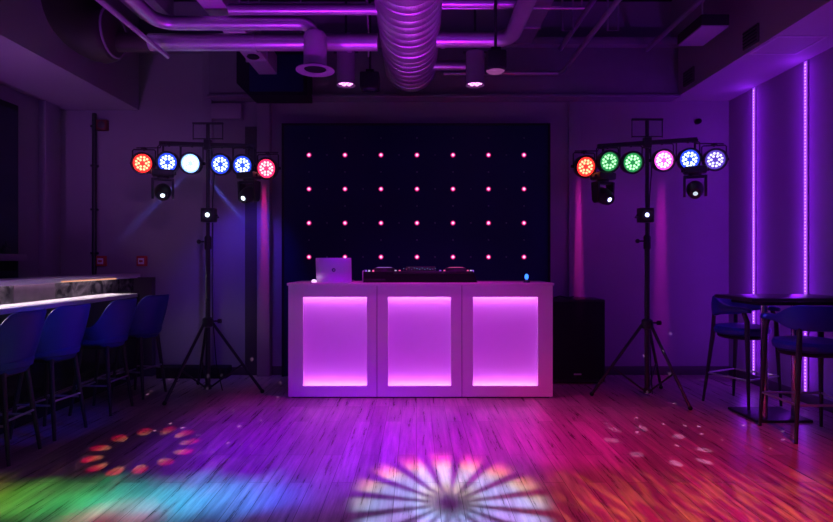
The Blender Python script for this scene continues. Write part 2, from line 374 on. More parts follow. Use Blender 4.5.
zr = lambda px: 2.437+R(4)*((px-CX)/F*RY-RX)
def PL(lab, px, py, c, ls, ds, yaw=0, tilt=.12, z=None): return par(lab, px, py, LY, (z or zl(px)), c[0], c[1], ls, ds, yaw, tilt)
def PR(lab, px, py, c, ls, ds, yaw=0, tilt=.12, z=None): return par(lab, px, py, RY, (z or zr(px)), c[0], c[1], ls, ds, yaw, tilt)
PL('red par light hanging nearest the fire alarm call points', 144, 162, RED, 2.4, 3.2, .1, .1, 2.42)
PL('blue par light hanging beside the red one above the bar stools', 169, 161, BLU, 1.7, 3, .05)
PL('brilliant white-blue par light next to the pole of the stand by the stools', 192, 162, WHT, 3, 5)
PL('blue-white par light between the pole and the next blue par by the LED panel', 222, 163, BLU, 1.7, 3, -.05)
PL('blue par light above the moving head nearest the LED panel', 244, 164, BLU, 1.7, 3, -.08)
PL('pinkish red par light hanging over the pilaster beside the LED panel', 268, 167, PNK, 2.4, 3.0, -.15, .15, 2.375)
PR('red par light hanging above the black floor speaker', 584, 165, RED, 2.4, 3.0, .15, .2, 2.36)
PR('green par light hanging beside the red one', 607.5, 160, GRN, .9, 1.6, .1, .2)
PR('green par light nearest the pole of the stand', 631, 161, GRN, 1., 1.9, .05, .15)
PR('magenta par light beside the pole, facing two blue neighbours', 662, 159, MAG, 2., 3)
PR('blue par light above the moving head near the violet wall strips', 688, 158, BLU, 1.7, 3, -.08)
PR('dim violet-blue par light at the bar end nearest the violet wall strips', 714, 158, VIO, .9, 1.8, -.2, .2, 2.43)

def moving_head(label, px, Y, ztop, yaw, tilt, lens_s, col=(.75, .85, 1)):
    p = at(px, 0, Y)
    t = thing('moving_head_light', label, 'moving head light', (p.x, Y, ztop), yaw, 'moving head lights hung upside down')
    drop = -.195
    MB().cyl((0, 0, 0), (0, 0, drop-.03), .008, n=10).b2((-.022, -.026, -.022), (.022, .026, .0), .004).build('hanger', M['black'], t)
    z = drop
    MB().b2((-.085, -.06, z-.075), (.085, .06, z-.02), .012).lathe([(.0, z-.095), (.045, z-.095), (.05, z-.075)], None, 20).b2((-.1, -.02, z-.06), (-.084, .02, z-.035), .003).b2((.084, -.02, z-.06), (.1, .02, z-.035), .003).build('base_box', M['black'], t)
    y = MB(); y.b2((-.082, -.03, z-.11), (.082, .03, z-.09), .006)
    for s in (-1, 1): y.prism([(-.04, 0), (.04, 0), (.032, -.14), (.012, -.165), (-.012, -.165), (-.032, -.14)], Matrix.Translation((s*.076-.009, 0, z-.095)) @ Matrix.Rotation(pi/2, 4, 'Z') @ Matrix.Rotation(pi/2, 4, 'X'), .018)
    y.build('yoke', M['black'], t)
    mt = Matrix.Translation((0, 0, z-.20)) @ Matrix.Rotation(pi/2+tilt, 4, 'X')
    h = MB().lathe([(0, -.075), (.04, -.07), (.058, -.04), (.064, .0), (.060, .045), (.050, .075), (.042, .088), (.036, .089), (.018, .082), (0, .08)], mt, 28).build('head', M['black'], t)
    MB().lathe([(0, .092), (.010, .0905), (.017, .084), (.018, .079)], mt, 20).build('lens', glow('moving head lens '+label[-4:], col, lens_s), h)
    t.scale = (1.2,)*3
    return t
moving_head('black moving head under the blue par nearest the bar', 163, LY, zl(163), R(22), .5, 2)
moving_head('black moving head hanging nearest the LED panel', 249, LY, zl(249), R(-22), .5, 4)
moving_head('black moving head hanging above the floor speaker', 603, RY, zr(603), R(25), .5, 4, (.5, .5, 1))
moving_head('black moving head hanging nearest the violet wall strips', 695, RY, zr(695), R(-24), .55, .8)

def spotbox(label, x, Y, z, col, st):
    t = thing('pinspot_light', label, 'spotlight', (x, Y, z), 0, 'small square spotlights on the stand poles')
    MB().b2((-.068, -.115, -.068), (.068, -.03, .068), .01).build('housing', M['black'], t)
    m = MB().lathe([(.0, -.002), (.036, -.0), (.052, .004), (.055, .012), (.046, .012), (.024, .002)], Matrix.Translation((0, -.11, 0)) @ Matrix.Rotation(pi/2, 4, 'X'), 24); m.build('lens_ring', M['darkgrey'], t)
    MB().lathe([(0, .012), (.014, .009), (.021, .002), (.022, -.003)], Matrix.Translation((0, -.112, 0)) @ Matrix.Rotation(pi/2, 4, 'X'), 22).build('lens', glow('pinspot lens', col, st), t)
    MB().b2((-.03, -.032, -.03), (.03, -.018, .03), .004).cyl((-.08, -.07, 0), (.08, -.07, 0), .01).tube([(-.078, -.07, 0), (-.078, -.02, -.02), (.078, -.02, -.02), (.078, -.07, 0)], .005, 8).build('bracket', M['black'], t)
spotbox('small square spotlight on the pole of the stand by the bar stools', at(207.5, 0, LY-.11).x, LY, at(0, 215, LY-.1).z, (.75, .85, 1), 4)
spotbox('small square spotlight on the pole of the stand by the floor speaker', at(647, 0, RY-.11).x, RY, at(0, 215, RY-.1).z, (.45, .45, 1), 4)

# ------------------------------------------------------------------ bar stools by the bar
def bucket_stool(label, x, y, rz):
    """local: sitter faces -X, back toward +X"""
    t = thing('bar_stool', label, 'bar stool', (x, y, 0), rz, 'navy bucket bar stools along the bar')
    def shell(off, n=22, m=9):
        G = []
        for i in range(n+1):
            th = -1.95+3.9*i/n
            k = min(1, max(0, (abs(th)-.75)/.85)); s = k*k*(3-2*k)
            top = .985-.23*s; bot = .565+.05*s
            row = []
            for j in range(m+1):
                v = j/m; z = bot+(top-bot)*v
                r = (.205+.035*v-off)*(1-.18*(1-v)**3)
                cx = -.02+.045*v
                row.append(Vector((cx+r*cos(th)*.98, r*sin(th)*1.03, z)))
            G.append(row)
        return G
    MB().grid(shell(0), shell(.028)).build('backrest', M['navy'], t, 60, 1)
    MB().lathe([(0, .585), (.15, .588), (.19, .61), (.20, .65), (.185, .685), (.12, .70), (0, .702)], Matrix.Translation((-.03, 0, 0)) @ Matrix.Diagonal((1.1, 1, 1, 1)), 32).build('seat', M['navy'], t)
    MB().box((-.02, 0, .572), (.26, .26, .035), None, .01).build('seat_frame', M['legs'], t)
    tops = [(.09, .12), (.09, -.12), (-.13, .12), (-.13, -.12)]; bots = [(.155, .165), (.155, -.165), (-.20, .165), (-.20, -.165)]
    for (a, b), (c, d) in zip(tops, bots): MB().cyl((c, d, 0), (a, b, .58), .012, .019, 14).build('leg', M['legs'], t)
    q = [(c*.86+a*.14+(a-c)*.28, d*.86+b*.14+(b-d)*.28) for (a, b), (c, d) in zip(tops, bots)]
    f = MB()
    for i, j, z in ((0, 1, .28), (2, 3, .22), (0, 2, .25), (1, 3, .25)):
        f.cyl((*q[i], z), (*q[j], z), .008, n=10)
    f.build('footrest', M['steel'], t)
    return t
bucket_stool('navy bar stool closest to the camera, cut by the picture edge', -2.77, 3.70, R(4))
bucket_stool('navy bar stool second from the camera, lit brightest blue', -2.77, 4.22, R(-6))
bucket_stool('navy bar stool third from the camera, under the bright counter end', -2.73, 4.86, R(-2))
bucket_stool('navy bar stool farthest along the bar, nearest the tripod stand', -2.70, 5.44, R(-12))

# ------------------------------------------------------------------ bar
bar = thing('bar_counter', 'long bar with pale stone counter, marble splashback and raised ledge', 'bar', (0, 0, 0))
B((-3.24, 1.2, .935), (-2.885, 5.75, .975), .008).build('countertop', M['counter'], bar)
B((-3.22, 1.2, 0), (-3.14, 6.36, .935)).build('front_panel', M['barfront'], bar)
m = MB(); m.b2((-3.235, 1.2, .975), (-3.21, 6.37, 1.13)); m.build('splashback', M['marble'], bar)
MB().b2((-3.42, 1.2, 1.133), (-3.165, 6.37, 1.165), .005).b2((-3.173, 1.2, 1.117), (-3.166, 6.37, 1.137)).build('ledge', M['white'], bar)
B((-3.166, 4.95, 1.119), (-3.161, 5.85, 1.129)).build('lit_lip', glow('warm_lip_glow', (1, .45, .25), .9), bar)  # emission stands in for warm strip light caught on the ledge lip
B((-3.190, 1.4, 1.127), (-3.176, 5.85, 1.132)).build('ledge_led_strip', glow('ledge_led', (1, .80, .95), 5), bar)
MB().b2((-3.212, 4.42, .976), (-3.204, 4.92, 1.128)).build('splashback_tile', M['tile'], bar)
B((-3.24, 6.3, 0), (-3.0, 6.38, 1.125)).build('end_panel', M['darkwall'], bar)
r = MB().cyl((-3.02, 1.3, .2), (-3.02, 5.7, .2), .02, n=12)
for y in (1.5, 2.9, 4.3, 5.6): r.cyl((-3.02, y, .2), (-3.14, y, .2), .014, n=10)
r.build('foot_rail', M['chrome'], bar)
bw = MB().b2((-4.1, 1.2, 0), (-3.95, 1.21, .01))
# back bar
cb = thing('display_cabinet', 'dark glass-fronted cabinet on the wall behind the bar', 'cabinet', (-4.07, 5.0, 0))
MB().b2((0, -.9, 0), (.09, .55, 2.86)).build('cabinet_body', M['matte'], cb)
MB().b2((.09, -.88, .95), (.1, .0, 2.80)).b2((.09, .02, .95), (.1, .53, 2.80)).build('glass_door', M['glass'], cb)
sh = thing('wall_shelf', 'thick pale shelf behind the bar carrying bottles', 'shelf', (-4.0, 4.9, 1.30))
MB().b2((0, -.6, .01), (.27, .42, .075), .004).build('shelf_board', M['wall'], sh)
MB().b2((0, -.55, -.08), (.2, .38, .01), .004).build('shelf_bracket', M['matte'], sh)
for i, (y, h) in enumerate(((5.03, .10), (5.12, .085), (5.2, .12), (4.93, .11))):
    x = -3.84+.04*(i % 2)
    b = MB().lathe([(0, 0), (.03, 0), (.033, .01), (.033, h*.6), (.012, h*.78), (.012, h), (0, h)], Matrix.Translation((x, y, 1.375)), 18)
    tag(b.build('bottle', M['bottle']), 'small dark bottle in the row on the shelf behind the bar', 'bottle', 'bottles on the back bar shelf')
# wall devices
def call_point(label, px, py):
    p = at(px, py, YB)
    t = thing('fire_alarm_call_point', label, 'fire alarm', (p.x, YB, p.z), 0, 'red alarm call points')
    B((-.055, -.045, -.058), (.055, 0, .058), .006).build('housing', M['red'], t)
    m = MB().b2((-.034, -.049, -.036), (.034, -.044, .032), .002); m.build('front_plate', M['label'], t)
    g = MB().b2((-.02, -.052, -.012), (.02, -.048, .010)).cyl((0, -.052, -.02), (0, -.048, -.02), .004); g.build('break_window', M['red'], t)
call_point('red fire alarm call point beside the black conduit behind the bar', 102.5, 261)
call_point('red fire alarm call point above the farthest bar stool', 143, 261)
p = at(104, 126, YB)
t = thing('alarm_sounder', 'dark red alarm box high beside the black conduit', 'fire alarm', (p.x, YB, p.z))
B((-.06, -.06, -.06), (.06, 0, .06), .008).build('housing', paint('dull red casing', (.16, .02, .02), .5), t)
MB().lathe([(0, .07), (.03, .068), (.042, .06), (.042, .055)], Matrix.Rotation(pi/2, 4, 'X'), 20).build('sounder_grille', M['darkwall'], t)
m = MB().cyl((-3.69, 6.36, 1.14), (-3.69, 6.36, 3.0), .024, n=14)
for z in (1.4, 1.9, 2.4, 2.85): m.b2((-3.72, 6.33, z-.012), (-3.66, YB, z+.012), .002)
tag(m.build('wall_conduit', M['black']), 'dark vertical conduit on the wall between the alarm boxes', 'conduit')
p = at(697, 122, YB)
t = thing('ceiling_sensor', 'small black sensor high on the wall near the lighting stand', 'sensor', (p.x, YB, p.z))
MB().lathe([(0, 0), (.032, 0), (.032, .02), (.022, .03), (0, .03)], Matrix.Rotation(pi/2, 4, 'X'), 18).build('mount', M['black'], t); MB().sph((0, -.045, 0), .03).build('dome', M['matte'], t)

# ------------------------------------------------------------------ high table and stools
tb = thing('bar_table', 'dark high table on two steel posts by the wall', 'table', (2.99, 4.69, 0))
B((-.33, -.29, .985), (.55, .27, 1.015), .005).build('tabletop', M['tabletop'], tb)
MB().b2((-.22, -.2, .95), (.45, .2, .985), .004).build('apron', M['matte'], tb)
for x, y in ((-.135, -.13), (.165, -.06)):
    MB().cyl((x, y, .02), (x, y, .95), .027, n=20).build('post', M['chrome'], tb)
B((-.24, -.2, 0), (.22, .22, .022), .006).build('base_plate', M['black'], tb)
def arm_stool(label, x, y, rz):
    """local: sitter faces +Y, back toward -Y"""
    t = thing('armchair_stool', label, 'bar stool', (x, y, 0), rz, 'navy armchair bar stools at the high table')
    def band(off, n=30, m=7):
        G = []
        for i in range(n+1):
            u = -1+2*i/n; a = abs(u)
            if a < .58: th = u/.58*(pi/2)*1.0; px, py = .235*sin(th), -.03-.20*cos(th)
            else:
                s = (a-.58)/.42; px, py = math.copysign(.235+.0*s, u), -.03+.25*s; th = math.copysign(pi/2, u)
            nx, ny = sin(th), -cos(th)
            k = min(1, max(0, (a-.30)/.42)); k = k*k*(3-2*k)
            top = .99-.085*k; bot = .80+.055*k
            if a > .88: q = (a-.88)/.12; top -= .02*q*q
            G.append([Vector((px-nx*(off-.012*math.sin(pi*j/m)*(1 if off == 0 else -1)), py-ny*(off-.012*math.sin(pi*j/m)*(1 if off == 0 else -1)), bot+(top-bot)*j/m)) for j in range(m+1)])
        return G
    MB().grid(band(0), band(.042)).build('backrest', M['navy'], t, 60, 1)
    MB().lathe([(0, .635), (.2, .64), (.232, .66), (.238, .69), (.225, .715), (.15, .728), (0, .73)], Matrix.Diagonal((1, .98, 1, 1)), 36).build('seat', M['navy'], t)
    MB().lathe([(0, .61), (.19, .61), (.2, .625), (.19, .64), (0, .64)], None, 30).build('seat_frame', M['legs'], t)
    ft = [(-.235, .215), (.235, .215), (-.225, -.225), (.225, -.225)]
    for i, (a, b) in enumerate(ft):
        s = math.copysign(1, a)
        if b > 0: MB().tube([(a, b, 0), (s*.215, .19, .62), (s*.212, .185, .78), (s*.21, .15, .865)], [.011, .020, .021, .018], 14).build('leg', M['legs'], t)
        else: MB().tube([(a, b, 0), (s*.17, -.165, .62), (s*.158, -.16, .83)], [.011, .020, .016], 14).build('leg', M['legs'], t)
    f = MB(); z = .27
    c = [(-.226, .204), (.226, .204), (.2, -.198), (-.2, -.198)]
    for i in range(4): f.cyl((*c[i], z), (*c[(i+1) % 4], z), .009, n=10)
    f.build('footrest', M['steel'], t)
arm_stool('navy armed bar stool half under the table top, backrest to the wall', 2.985, 5.10, R(180+27))
arm_stool('navy armed bar stool nearest the camera, backrest turned toward it', 2.955, 4.19, R(-3))

# ------------------------------------------------------------------ violet wall strips
vio = glow('violet_led', (.36, .055, 1), 1.3); viod = glow('violet_led_dots', (.75, .38, 1), 1.7)
for px, lab in ((756, 'violet LED strip on the wall nearer the corner'), (808, 'violet LED strip on the wall directly above the high table')):
    Y = XR*F/(px-CX)
    t = thing('led_strip_light', lab, 'LED strip', (XR, Y, 0), 0, 'vertical violet LED strips')
    MB().b2((-.022, -.022, .1), (0, .022, 3.15)).build('channel', M['alu'], t)
    MB().b2((-.026, -.017, .105), (-.021, .017, 3.145)).build('diffuser', vio, t)
    d = MB()
    for i in range(100): d.b2((-.0285, -.006, .12+.0302*i), (-.0258, .006, .132+.0302*i))
    d.build('led_chips', viod, t)

# ------------------------------------------------------------------ overhead
prof = []; L0 = 3.9; r = .25; k = 0
y = 0.
while y < L0:
    j = random.uniform(-.004, .004)
    prof += [(r-.016, y), (r-.003+j, y+.010), (r+.002+j, y+.035), (r-.001-j, y+.07), (r-.003+j, y+.103), (r-.014, y+.110)]; y += .115
prof = [(0, 0)]+prof+[(r-.02, y), (0, y)]
fd = MB().lathe(prof, Matrix.Translation((-.058, 5.5, 3.23)) @ Matrix.Rotation(pi/2, 4, 'X'), 44)
fdo = thing('flexible_duct', 'fat ribbed foil duct running overhead in the middle', 'duct', (0, 0, 0))
fd.build('foil_sleeve', M['foil'], fdo, 50)
for y in (2.4, 3.6): MB().cyl((-.058, y, 3.46), (-.058, y, ZC), .01, n=8).build('hanger_strap', M['steel'], fdo)
PY = 4.42
def pipe(name, label, path, r, mat, cat='pipe', flg=()):
    t = thing(name, label, cat, (0, 0, 0))
    MB().tube(path, r, 20).build('pipe_run', M[mat], t)
    for p, q in flg: MB().cyl(p, q, r*1.14, n=22).build('coupling', M[mat], t)
    return t
pipe('ventilation_pipe', 'long steel pipe running from the black elbow to the foil duct', [(-2.12, PY, 3.05), (-1.4, PY, 3.05), (-.31, PY, 3.05)], .067, 'steel', flg=[((-1.3, PY, 3.05), (-1.27, PY, 3.05)), ((-.55, PY, 3.05), (-.52, PY, 3.05))])
pth = [(-1.98, 2.6, 3.13)]+arc((-1.84, 4.11, 3.13), .14, pi, pi/2, (1, 0, 0), (0, 1, 0))+[(-.89, 4.25, 3.13)]+arc((-.89, 4.25, 3.02), .11, pi/2, 0, (1, 0, 0), (0, 0, 1), 8)[1:]
t = thing('air_diffuser', 'steel duct with an elbow ending in a round flared air outlet', 'air vent', (0, 0, 0))
MB().tube(pth, .052, 18).build('supply_pipe', M['steel'], t)
zd = at(0, 69, 4.25).z
T = Matrix.Translation((-.775, 4.25, 0))
MB().lathe([(0, 3.06), (.07, 3.06), (.088, 3.03), (.088, zd), (.08, zd)], T, 28).build('neck', M['duct'], t)
fo = MB().lathe([(.08, zd+.02), (.09, zd+.02), (.10, zd+.005), (.147, zd-.008), (.147, zd-.014), (.10, zd-.012), (.085, zd-.004), (.08, zd+.02)], T, 32).build('flared_outlet', M['beam'], t)
MB().lathe([(0, zd-.002), (.084, zd-.002), (.084, zd+.006), (0, zd+.006)], T, 24).build('core_grille', M['matte'], fo)
# black lagged elbow
t = thing('insulated_elbow', 'fat black and brown lagged duct elbow under the ceiling by the bar', 'duct', (0, 0, 0))
el = [(-2.36, PY, 3.10), (-2.42, PY, 3.10)]+arc((-2.42, PY, 3.42), .32, -pi/2, -pi, (1, 0, 0), (0, 0, 1), 10)[1:]+[(-2.74, PY, 4.28)]
MB().cyl((-2.42, PY, 3.05), (-2.12, PY, 3.05), .074, n=24).tube(el, [.1, .19]+[.215]*(len(el)-2), 26).build('lagging', M['rubber'], t)
MB().tube([(-2.42+.23*cos(a), PY, 3.42+.3*sin(a)) for a in ()]+arc((-2.40, PY-.02, 3.12), .19, 0, 2*pi, (0, 1, 0), (0, 0, 1), 26)[:-1], .009, 8, closed=True).build('band_clip', M['beam'], t)
def rect_duct(name, label, a, b, mat='duct', rim=True):
    t = thing(name, label, 'duct', (0, 0, 0))
    B(a, b, .006).build('duct_body', M[mat], t)
    for k in range(4):
        y = a[1]+.05+(b[1]-a[1]-.45)*k/3
        B((a[0]-.012, y-.012, a[2]-.012), (b[0]+.012, y+.012, b[2]+.012)).build('duct_flange', M['steel'], t)
    for y in (a[1]+.5, b[1]-.35):
        MB().cyl((a[0]-.004, y, b[2]), (a[0]-.004, y, ZC), .006, n=8).build('hanger_rod', M['steel'], t)
    return t
d = rect_duct('rectangular_duct', 'pale square-edged duct beside the dark box, over the pipes', (-1.64, 2.8, 3.25), (-1.45, 5.78, 3.45))
MB().lathe([(0, 0), (.05, 0), (.06, -.012), (.05, -.02), (0, -.012)], Matrix.Translation((-1.545, 5.25, 3.25)), 20).build('damper', M['matte'], d)
rect_duct('square_duct', 'steel square duct at the top edge above the lagged elbow', (-2.34, 2.6, 3.36), (-2.06, 4.72, 3.6), 'steel')
pipe('overhead_pipe', 'high steel pipe running across the top of the picture', [(-1.4, 4.15, 3.19), (-.8, 4.15, 3.19), (-.28, 4.15, 3.19)], .04, 'steel')
pipe('thin_conduit', 'thin conduit slanting under the steel pipe by the lagged elbow', [(-1.97, 2.6, 2.93), (-1.97, 4.40, 2.93)], .018, 'steel', 'conduit')
pipe('short_branch_pipe', 'shiny steel branch pipe bending back beside the foil duct', [(.16, 4.5, 3.105), (.62, 4.5, 3.105)]+arc((.62, 4.36, 3.105), .14, pi/2, 0, (1, 0, 0), (0, 1, 0))[1:]+[(.76, 2.8, 3.105)], .062, 'steel', flg=[((.2, 4.5, 3.105), (.23, 4.5, 3.105))])
pipe('stub_pipe', 'short lower steel pipe running behind the downlight by the foil duct', [(.15, 5.2, 3.14), (.55, 5.2, 3.14)], .045, 'steel')
t = pipe('cross_conduit', 'long thin rail crossing above the pendant spotlight', [(.2, 4.3, 3.27), (.8, 4.3, 3.27), (1.3, 4.3, 3.27)], .012, 'steel', 'conduit')
MB().cyl((1.28, 4.3, 3.27), (1.28, 4.3, ZC), .007, n=8).build('hanger_rod', M['steel'], t)
pipe('upper_rail', 'high pipe behind the pendant rod beside the foil duct', [(.18, 4.1, 3.215), (.80, 4.1, 3.215)], .035, 'steel')
pipe('ceiling_conduit', 'long pipe slanting down to the beam right of the pendant spotlight', [(1.60, 2.6, 3.38), (1.60, 6.08, 3.38)]+[(1.56, 6.12, 3.38), (.3, 6.12, 3.38)], .024, 'steel', 'conduit')
pipe('ceiling_conduit', 'upper dim pipe running behind the slanting conduits', [(1.58, 2.6, 3.64), (1.58, 6.1, 3.64)], .026, 'steel', 'conduit')
pipe('ceiling_conduit', 'lone pipe slanting down beside the flat ceiling unit', [(2.53, 2.6, 3.63), (2.53, 6.1, 3.63)], .024, 'steel', 'conduit')
rect_duct('cable_tray', 'dark flat duct between the foil duct and the slanting pipes', (1.05, 2.8, 3.62), (1.22, 5.9, 3.72), 'steel')
m = MB()
for x in (1.42, 1.86): m.tube([(x, 5.4, 4.29), (x, 5.4, 3.55), (x+.1, 5.4, 3.55), (x+.1, 5.4, 4.29)], .010, 8)
tag(m.build('hanger_rods', M['steel']), 'pair of dim steel hanger rods between the slanting pipes', 'hanger')
t = thing('ceiling_air_unit', 'flat pale ceiling air unit beside the soffit', 'air conditioner', (2.65, 5.15, 3.4))
B((-.125, -.23, 0), (.125, .23, .10), .01).build('unit_body', M['ceil'], t); B((-.122, -.225, -.01), (.122, .225, .003), .003).build('front_grille', M['soffit'], t)
for q in (-1, 1): MB().cyl((q*.08, q*.15, .09), (q*.08, q*.15, .9), .006).build('hanger_rod', M['steel'], t)
for Y, z, lab in ((4.86, 3.27, 'dark square vent on the soffit beside the flat ceiling unit'), (5.97, 3.27+.02, 'dark square vent on the soffit by the end beam')):
    t = thing('soffit_vent', lab, 'air vent', (2.935, Y, z), 0, 'vents on the soffit face')
    B((-.018, -.11, -.08), (0, .11, .08), .003).build('vent_frame', M['darkwall'], t)
    m = MB()
    for i in range(5): m.box((-.02, 0, -.06+.03*i), (.012, .2, .004), Euler((0, .6, 0)))
    m.build('vent_slats', M['matte'], t)
t = thing('ceiling_hatch', 'square access hatch in the soffit above the violet strips', 'hatch', (3.17, 4.75, 3.155))
MB().b2((-.21, -.2, -.006), (.21, -.18, 0)).b2((-.21, .18, -.006), (.21, .2, 0)).b2((-.21, -.18, -.006), (-.19, .18, 0)).b2((.19, -.18, -.006), (.21, .18, 0)).build('hatch_frame', M['duct'], t)
B((-.185, -.175, -.004), (.185, .175, 0)).build('hatch_door', M['soffit'], t)
# black box under the ceiling
t = thing('ceiling_speaker_box', 'black angled box hung high behind the pale rectangular duct', 'speaker', (0, 0, 0))
a, b = at(238, 0, 5.95).x, at(308, 0, 5.95).x
MB().prism([(a, 3.58), (b, 3.58), (b, 3.07), (a+.13, 3.07), (a, 3.2)], Matrix.Translation((0, 6.2, 0)) @ Matrix.Rotation(pi/2, 4, 'X'), .3).build('cabinet', M['matte'], t)
B((a+.14, 5.885, 3.11), (b-.04, 5.9, 3.5), .004).build('grille', M['panel'], t)
for q in (a+.2, b-.1): MB().cyl((q, 6.05, 3.56), (q, 6.05, 4.3), .008).build('hanger_rod', M['steel'], t)
# downlights
dl = glow('downlight_pink', (1, .28, .9), 3)
def downlight(px, lab):
    Y = 5.0; p = at(px, 85, Y); t = thing('ceiling_downlight', lab, 'downlight', (p.x, Y, p.z), 0, 'cylindrical pink downlights')
    MB().lathe([(.074, .012), (.078, 0), (.085, -.004), (.085, .012), (.082, .03), (.082, .29), (.07, .30), (0, .30)], None, 30).build('can', M['beam'], t)
    ln = MB().lathe([(0, .012), (.074, .012), (.076, .016)], None, 28).build('diffuser', paint('smoked lens', (.3, .1, .3), .3), t)
    d = MB()
    for a in range(7):
        u, v = (0, 0) if a == 6 else (.046*cos(a*pi/3), .046*sin(a*pi/3))
        d.lathe([(0, .004), (.012, .006), (.019, .012)], Matrix.Translation((u, v, 0)), 12)
    d.build('led_cluster', dl, ln)
    MB().cyl((0, 0, .29), (0, 0, 4.3-p.z), .012, n=10).b2((-.11, -.01, .285), (.11, .01, .30), .003).build('mount_stem', M['black'], t)
    return p
d1 = downlight(346, 'pink downlight can between the round air outlet and the foil duct')
d2 = downlight(475, 'pink downlight can beside the pendant spotlight')
def pendant(px, y0, y1, Y, lab, lit):
    p = at(px, y1, Y); h = (y1-y0)/F*Y
    t = thing('pendant_spotlight', lab, 'spotlight', (p.x, Y, p.z), 0, 'black pendant spotlights')
    MB().b2((-.0172*Y, -.08, .012), (.0172*Y, .08, h), .014).b2((-.035, -.035, h), (.035, .035, h+.035), .006).build('housing', M['matte'], t)
    MB().lathe([(0, .0), (.05, .002), (.062, .012), (.066, .016)], None, 24).build('lens', glow('pendant lens', (.9, .2, .8), .22) if lit else M['glass'], t)
    MB().cyl((0, 0, h+.03), (0, 0, 4.3-p.z), .011, n=10).build('drop_rod', M['black'], t)
pendant(370, 74, 91, 4.9, 'black pendant spotlight between the downlight and the foil duct', False)
pendant(495.5, 53, 73, 3.95, 'black pendant spotlight on a long rod with faint pink lens', True)
pipe('hanging_wire', 'thin wire slanting from the ceiling to the pendant by the foil duct', [(-.36, 3.9, 3.32), (-.39, 4.55, 3.13), (-.42, 4.86, 3.1)], .007, 'steel', 'wire')

# ------------------------------------------------------------------ lights
def aim(o, tgt):
    d = Vector(tgt)-o.location; o.rotation_euler = d.to_track_quat('-Z', 'Y').to_euler()
def spot(name, loc, tgt, col, e, ang, blend=.5, size=.05):
    l = bpy.data.lights.new(name, 'SPOT'); l.energy = e; l.color = col; l.spot_size = R(ang); l.spot_blend = blend; l.shadow_soft_size = size
    o = bpy.data.objects.new(name, l); COL.objects.link(o); o.location = loc; aim(o, tgt); return o
def point(name, loc, col, e, size=.1):
    l = bpy.data.lights.new(name, 'POINT'); l.energy = e; l.color = col; l.shadow_soft_size = size
    o = bpy.data.objects.new(name, l); COL.objects.link(o); o.location = loc; return o
def area(name, loc, tgt, col, e, sx, sy):
    l = bpy.data.lights.new(name, 'AREA'); l.energy = e; l.color = col; l.shape = 'RECTANGLE'; l.size = sx; l.size_y = sy
    o = bpy.data.objects.new(name, l); COL.objects.link(o); o.location = loc; aim(o, tgt); return o

class G:
    """tiny node-expression helper for projector gobos"""
    def __init__(s, lamp):
        s.l = lamp.data; s.l.use_nodes = True; s.nt = s.l.node_tree; s.N, s.L = s.nt.nodes, s.nt.links
        s.em = s.N['Emission']; tc = s.N.new('ShaderNodeTexCoord'); sp = s.N.new('ShaderNodeSeparateXYZ'); s.L.new(tc.outputs['Normal'], sp.inputs[0])
        z = s.m('ABSOLUTE', sp.outputs['Z']); s.u = s.m('DIVIDE', sp.outputs['X'], z); s.v = s.m('DIVIDE', sp.outputs['Y'], z)
    def m(s, op, a, b=None, c=None):
        n = s.N.new('ShaderNodeMath'); n.operation = op
        for i, x in enumerate((a, b, c)):
            if x is None: continue
            if isinstance(x, (int, float)): n.inputs[i].default_value = x
            else: s.L.new(x, n.inputs[i])
        return n.outputs[0]
    def ss(s, x, a, b):
        n = s.N.new('ShaderNodeMapRange'); n.interpolation_type = 'SMOOTHSTEP'; n.inputs['From Min'].default_value = a; n.inputs['From Max'].default_value = b
        s.L.new(x, n.inputs['Value']); return n.outputs[0]
    def ramp(s, x, stops):
        n = s.N.new('ShaderNodeValToRGB'); e = n.color_ramp.elements
        while len(e) < len(stops): e.new(.5)
        for k, (p, c) in zip(e, stops): k.position = p; k.color = (*c, 1)
        s.L.new(x, n.inputs[0]); return n.outputs[0]
    def polar(s): return s.m('SQRT', s.m('ADD', s.m('MULTIPLY', s.u, s.u), s.m('MULTIPLY', s.v, s.v))), s.m('ARCTAN2', s.v, s.u)
    def out(s, col=None, st=None):
        if col is not None: s.L.new(col, s.em.inputs['Color'])
        if st is not None: s.L.new(st, s.em.inputs['Strength'])

PUR = (.42, .04, 1); MGN = (.85, .03, .8)
# unseen lamps added to wash the room, ducts, soffits, left wall and booth
area('room_wash', (0, -2.2, 2.6), (0, 6, 1.4), (.26, .03, 1), 22, 3, 1.2)
spot('duct_fill', (.1, 2.4, .2), (-.05, 4.1, 3.2), (.50, .01, 1), 330, 36, 1, .1)
spot('pipe_uplight', (-1.2, 2.4, .2), (-1.4, 4.0, 3.2), (.50, .01, 1), 260, 44, 1, .1)
spot('pipe_fill_b', (1.2, 2.4, .2), (1.5, 4.0, 3.2), (.40, .0, 1), 90, 44, 1, .1)
spot('left_soffit_fill', (-3.7, 3.4, 1.3), (-3.6, 4.8, 3.05), (.40, .10, .8), 60, 110, 1, .1)
spot('right_soffit_fill', (3.2, 2.7, 1.0), (3.3, 4.6, 3.1), (.32, .02, 1), 60, 80, 1, .1)
spot('left_wall_wash', (-.4, 1.4, 2.8), (-3.1, 6.4, 1.8), (.42, .13, .65), 95, 34, 1, .1)
spot('booth_wash', (.2, 1.0, 2.9), (.05, 5.3, .6), (.60, .0, .74), 150, 34, .6, .2)
spot('booth_floor_wash', (-.9, 2.5, 3.0), (-.75, 4.0, 0), (.17, .0, 1), 800, 44, .9, .2)
spot('booth_floor_wash', (.1, 2.5, 3.0), (.0, 4.1, 0), (.30, .0, 1), 760, 38, .9, .2)
# pink downlights
for p in (d1, d2): spot('downlight_beam', (p.x, p.y, p.z-.02), (p.x, p.y+.02, 0), (1, .01, .80), 60, 60, .8, .05)
